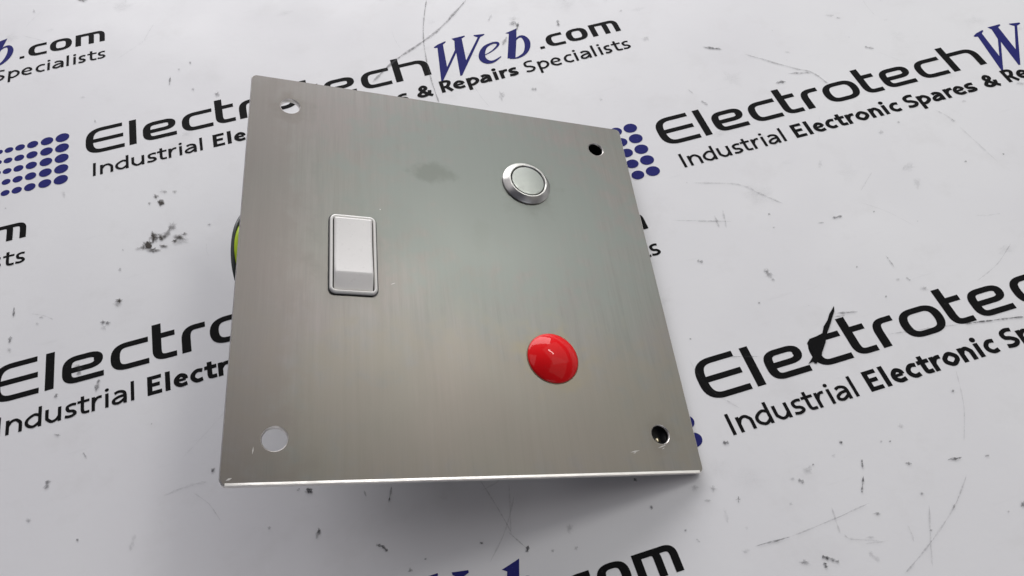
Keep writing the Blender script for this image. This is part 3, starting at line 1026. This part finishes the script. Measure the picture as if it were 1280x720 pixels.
# -------- push button
btn = child("push_button", lathe([(3.96, 0.9), (3.98, 1.25), (4.12, 1.42), (4.35, 1.42), (5.42, 0.55), (5.55, 0.38), (5.55, 0.02),
                                  (5.3, 0.01), (3.9, 0.01), (3.9, 0.9)], name="push_button"), M_CHROME, panel, loc(58.45, 65.2))
auto_smooth(btn, 30)
btn['label'] = 'round steel push button with bevelled ring'
cap = child("button_cap", lathe([(0, 1.34), (3.4, 1.34), (3.68, 1.30), (3.80, 1.15), (3.80, 0.1)], name="button_cap"), M_CAP, btn)
auto_smooth(cap, 40)
gr = child("groove", lathe([(4.1, 0.16), (3.6, 0.16), (3.6, 0.12), (4.1, 0.12)], name="groove"), M_DARK, btn)
brl = child("threaded_barrel", lathe([(3.9, -THK - .02)] + [(3.95 - .18 * (k % 2), -THK - .3 - k * .35) for k in range(24)] + [(3.7, -10.4), (0, -10.4)],
                                     n=40, name="threaded_barrel"), M_CHROME, btn)
bm = bmesh.new()
bmesh.ops.create_cone(bm, cap_ends=True, segments=6, radius1=6.0 * MM, radius2=6.0 * MM, depth=2.0 * MM)
child("hex_nut", mesh_of(bm, "hex_nut"), M_CHROME, btn, (0, 0, (-THK - 1.15) * MM))

# -------- red lamp
R, Hh = 5.15, 1.75
Rs = (R * R + Hh * Hh) / (2 * Hh)
prof = [(0, Hh + .25)]
for k in range(1, 17):
    r = R * k / 16
    prof.append((r, math.sqrt(Rs * Rs - r * r) - (Rs - Hh) + .25))
prof += [(R + .04, .12), (R - .05, .03), (R - .6, .03)]
lamp = child("indicator_lamp", lathe(prof, 72, "indicator_lamp"), M_RED, panel, loc(58.25, 22.95))
auto_smooth(lamp, 50)
lamp['label'] = 'domed glossy red indicator lens'
child("seal_ring", lathe([(5.15, .12), (5.28, .11), (5.34, .05), (5.34, .01), (5.1, .01)], 72, "seal_ring"),
      simple("amber_seal", (0.24, 0.15, 0.09), 0.45), lamp, smooth=True)
child("lamp_body", lathe([(3.9, -THK - .02), (3.9, -8.0), (3.2, -8.6), (0, -8.6)], 40, "lamp_body"), M_DARK, lamp)
bm = bmesh.new()
bmesh.ops.create_cone(bm, cap_ends=True, segments=6, radius1=5.8 * MM, radius2=5.8 * MM, depth=1.8 * MM)
child("hex_nut", mesh_of(bm, "hex_nut"), M_DARK, lamp, (0, 0, (-THK - 1.05) * MM))

# -------- rocker switch


def loft(rings, name, cap_first=False, cap_last=False, mis=None):
    bm = bmesh.new()
    rr = [[bm.verts.new((x * MM, y * MM, z * MM)) for x, y, z in ring] for ring in rings]
    for k, (u, w) in enumerate(zip(rr, rr[1:])):
        n = len(u)
        for i in range(n):
            j = (i + 1) % n
            f = bm.faces.new((u[i], u[j], w[j], w[i]))
            if mis:
                f.material_index = mis[k]
    if cap_first:
        bm.faces.new(rr[0])
    if cap_last:
        bm.faces.new(rr[-1])
    bmesh.ops.recalc_face_normals(bm, faces=bm.faces[:])
    return mesh_of(bm, name)


def rr_ring(hx, hy, r, z, dy=0, n=8):
    return [(x, y + dy, z) for x, y in rrect(-hx, -hy, hx, hy, r, n)]


rock = child("rocker_switch", loft([rr_ring(4.56, 8.86, 1.25, .01), rr_ring(4.56, 8.86, 1.25, .16), rr_ring(4.2, 8.5, 1.1, .16),
                                    rr_ring(4.2, 8.5, 1.1, .01)], "rocker_switch"), M_DARK, panel, loc(20.42, 43.15))
rock['label'] = 'white rocker switch set in a rounded pale frame'
fr = child("frame", loft([rr_ring(4.32, 8.62, 1.15, .05), rr_ring(4.36, 8.66, 1.2, .38), rr_ring(4.30, 8.60, 1.15, .62), rr_ring(4.12, 8.42, 1.0, .78),
                          rr_ring(3.98, 8.28, .85, .80), rr_ring(3.82, 8.12, .70, .68), rr_ring(3.76, 8.06, .68, .10)], "frame"), M_FRAME, rock)
auto_smooth(fr, 40)
# paddle: long upper face, short lower face falling away
bm = bmesh.new()
prof = [(7.85, .55), (7.72, 1.05), (7.4, 1.22), (3.5, .98), (0.5, .98), (-2.5, 1.20), (-4.55, 1.50), (-4.75, 1.48), (-5.0, 1.40), (-7.3, .62), (-7.7, .40), (-7.85, .1)]
xs = [(-3.55, -.35), (-3.42, -.06), (-3.2, 0), (3.2, 0), (3.42, -.06), (3.55, -.35)]
grid = [[bm.verts.new((x * MM, y * MM, (z + dz) * MM)) for x, dz in xs] for y, z in prof]
for a, b in zip(grid, grid[1:]):
    for i in range(len(xs) - 1):
        bm.faces.new((a[i], b[i], b[i + 1], a[i + 1]))
# skirt
border = [g[0] for g in grid] + list(grid[-1][1:]) + [g[-1] for g in reversed(grid[:-1])] + list(reversed(grid[0][1:-1]))
low = [bm.verts.new((vv.co.x, vv.co.y, -.4 * MM)) for vv in border]
for i in range(len(border)):
    j = (i + 1) % len(border)
    bm.faces.new((border[i], border[j], low[j], low[i]))
bmesh.ops.recalc_face_normals(bm, faces=bm.faces[:])
pad = child("rocker", mesh_of(bm, "rocker"), M_WHITE, rock)
auto_smooth(pad, 14)
child("well", loft([rr_ring(3.77, 8.07, .68, .06), rr_ring(.5, 4.0, .3, .06)], "well", cap_last=True), M_DARK, rock)
# body and blades behind the plate, resting on the worktop
bm = bmesh.new()
bmesh.ops.create_cube(bm, size=1.0)
for vv in bm.verts:
    vv.co = Vector((vv.co.x * 7.4 * MM, vv.co.y * 15.6 * MM, (vv.co.z * 17.0 - THK - .02 - 8.5) * MM))
bmesh.ops.bevel(bm, geom=bm.edges[:], offset=.0004, segments=2, affect='EDGES')
child("switch_body", mesh_of(bm, "switch_body"), M_DARK, rock)
for k, dy in enumerate((-5, 0, 5)):
    bm = bmesh.new()
    bmesh.ops.create_cube(bm, size=1.0)
    for vv in bm.verts:
        vv.co = Vector((vv.co.x * 4.0 * MM, (vv.co.y * .8) * MM, (vv.co.z * 7.0 - 18.4 - 3.0) * MM))
    bmesh.ops.bevel(bm, geom=bm.edges[:], offset=.00015, segments=1, affect='EDGES')
    child("terminal", mesh_of(bm, "terminal"), M_BRASS, rock, (0, dy * MM, 0))


def wire(name, pts, r, mat, label):
    cu = bpy.data.curves.new(name, 'CURVE')
    cu.dimensions = '3D'
    cu.bevel_depth = r * MM
    cu.bevel_resolution = 5
    cu.resolution_u = 10
    sp = cu.splines.new('NURBS')
    sp.points.add(len(pts) - 1)
    for p, q in zip(sp.points, pts):
        c = loc(q[0], q[1], q[2])
        p.co = (*c, 1)
    sp.use_endpoint_u = True
    sp.order_u = 4
    tmp = bpy.data.objects.new(name, cu)
    COL.objects.link(tmp)
    dg = bpy.context.evaluated_depsgraph_get()
    me = bpy.data.meshes.new_from_object(tmp.evaluated_get(dg))
    bpy.data.objects.remove(tmp)
    me.materials.clear()
    o = child(name, me, mat, panel, smooth=True)
    o['label'] = label
    return o


wire("wire", [(20.4, 48.0, -23.0), (18, 52, -25), (9, 59, -18), (2.2, 58.5, -8), (-.5, 52.5, -5), (-1.0, 47.5, -5), (-.6, 41.5, -5),
              (1.8, 35.5, -8), (8, 32, -18), (17, 35, -24), (20.4, 38.2, -23)], .5, M_WIREB, 'dark grey wire looping out past the left edge')
wire("wire", [(20.9, 43.0, -23.0), (18, 49, -24), (9, 57.5, -17), (3.0, 56.5, -7.5), (.3, 51.2, -4.6), (-.35, 47.0, -4.3), (.3, 41.8, -4.6),
              (3.2, 37.0, -8), (12, 30, -13), (30, 24, -8), (50, 23, -7.5), (56, 23, -8.8)], .62, M_WIREG, 'yellow-green wire inside the dark loop')
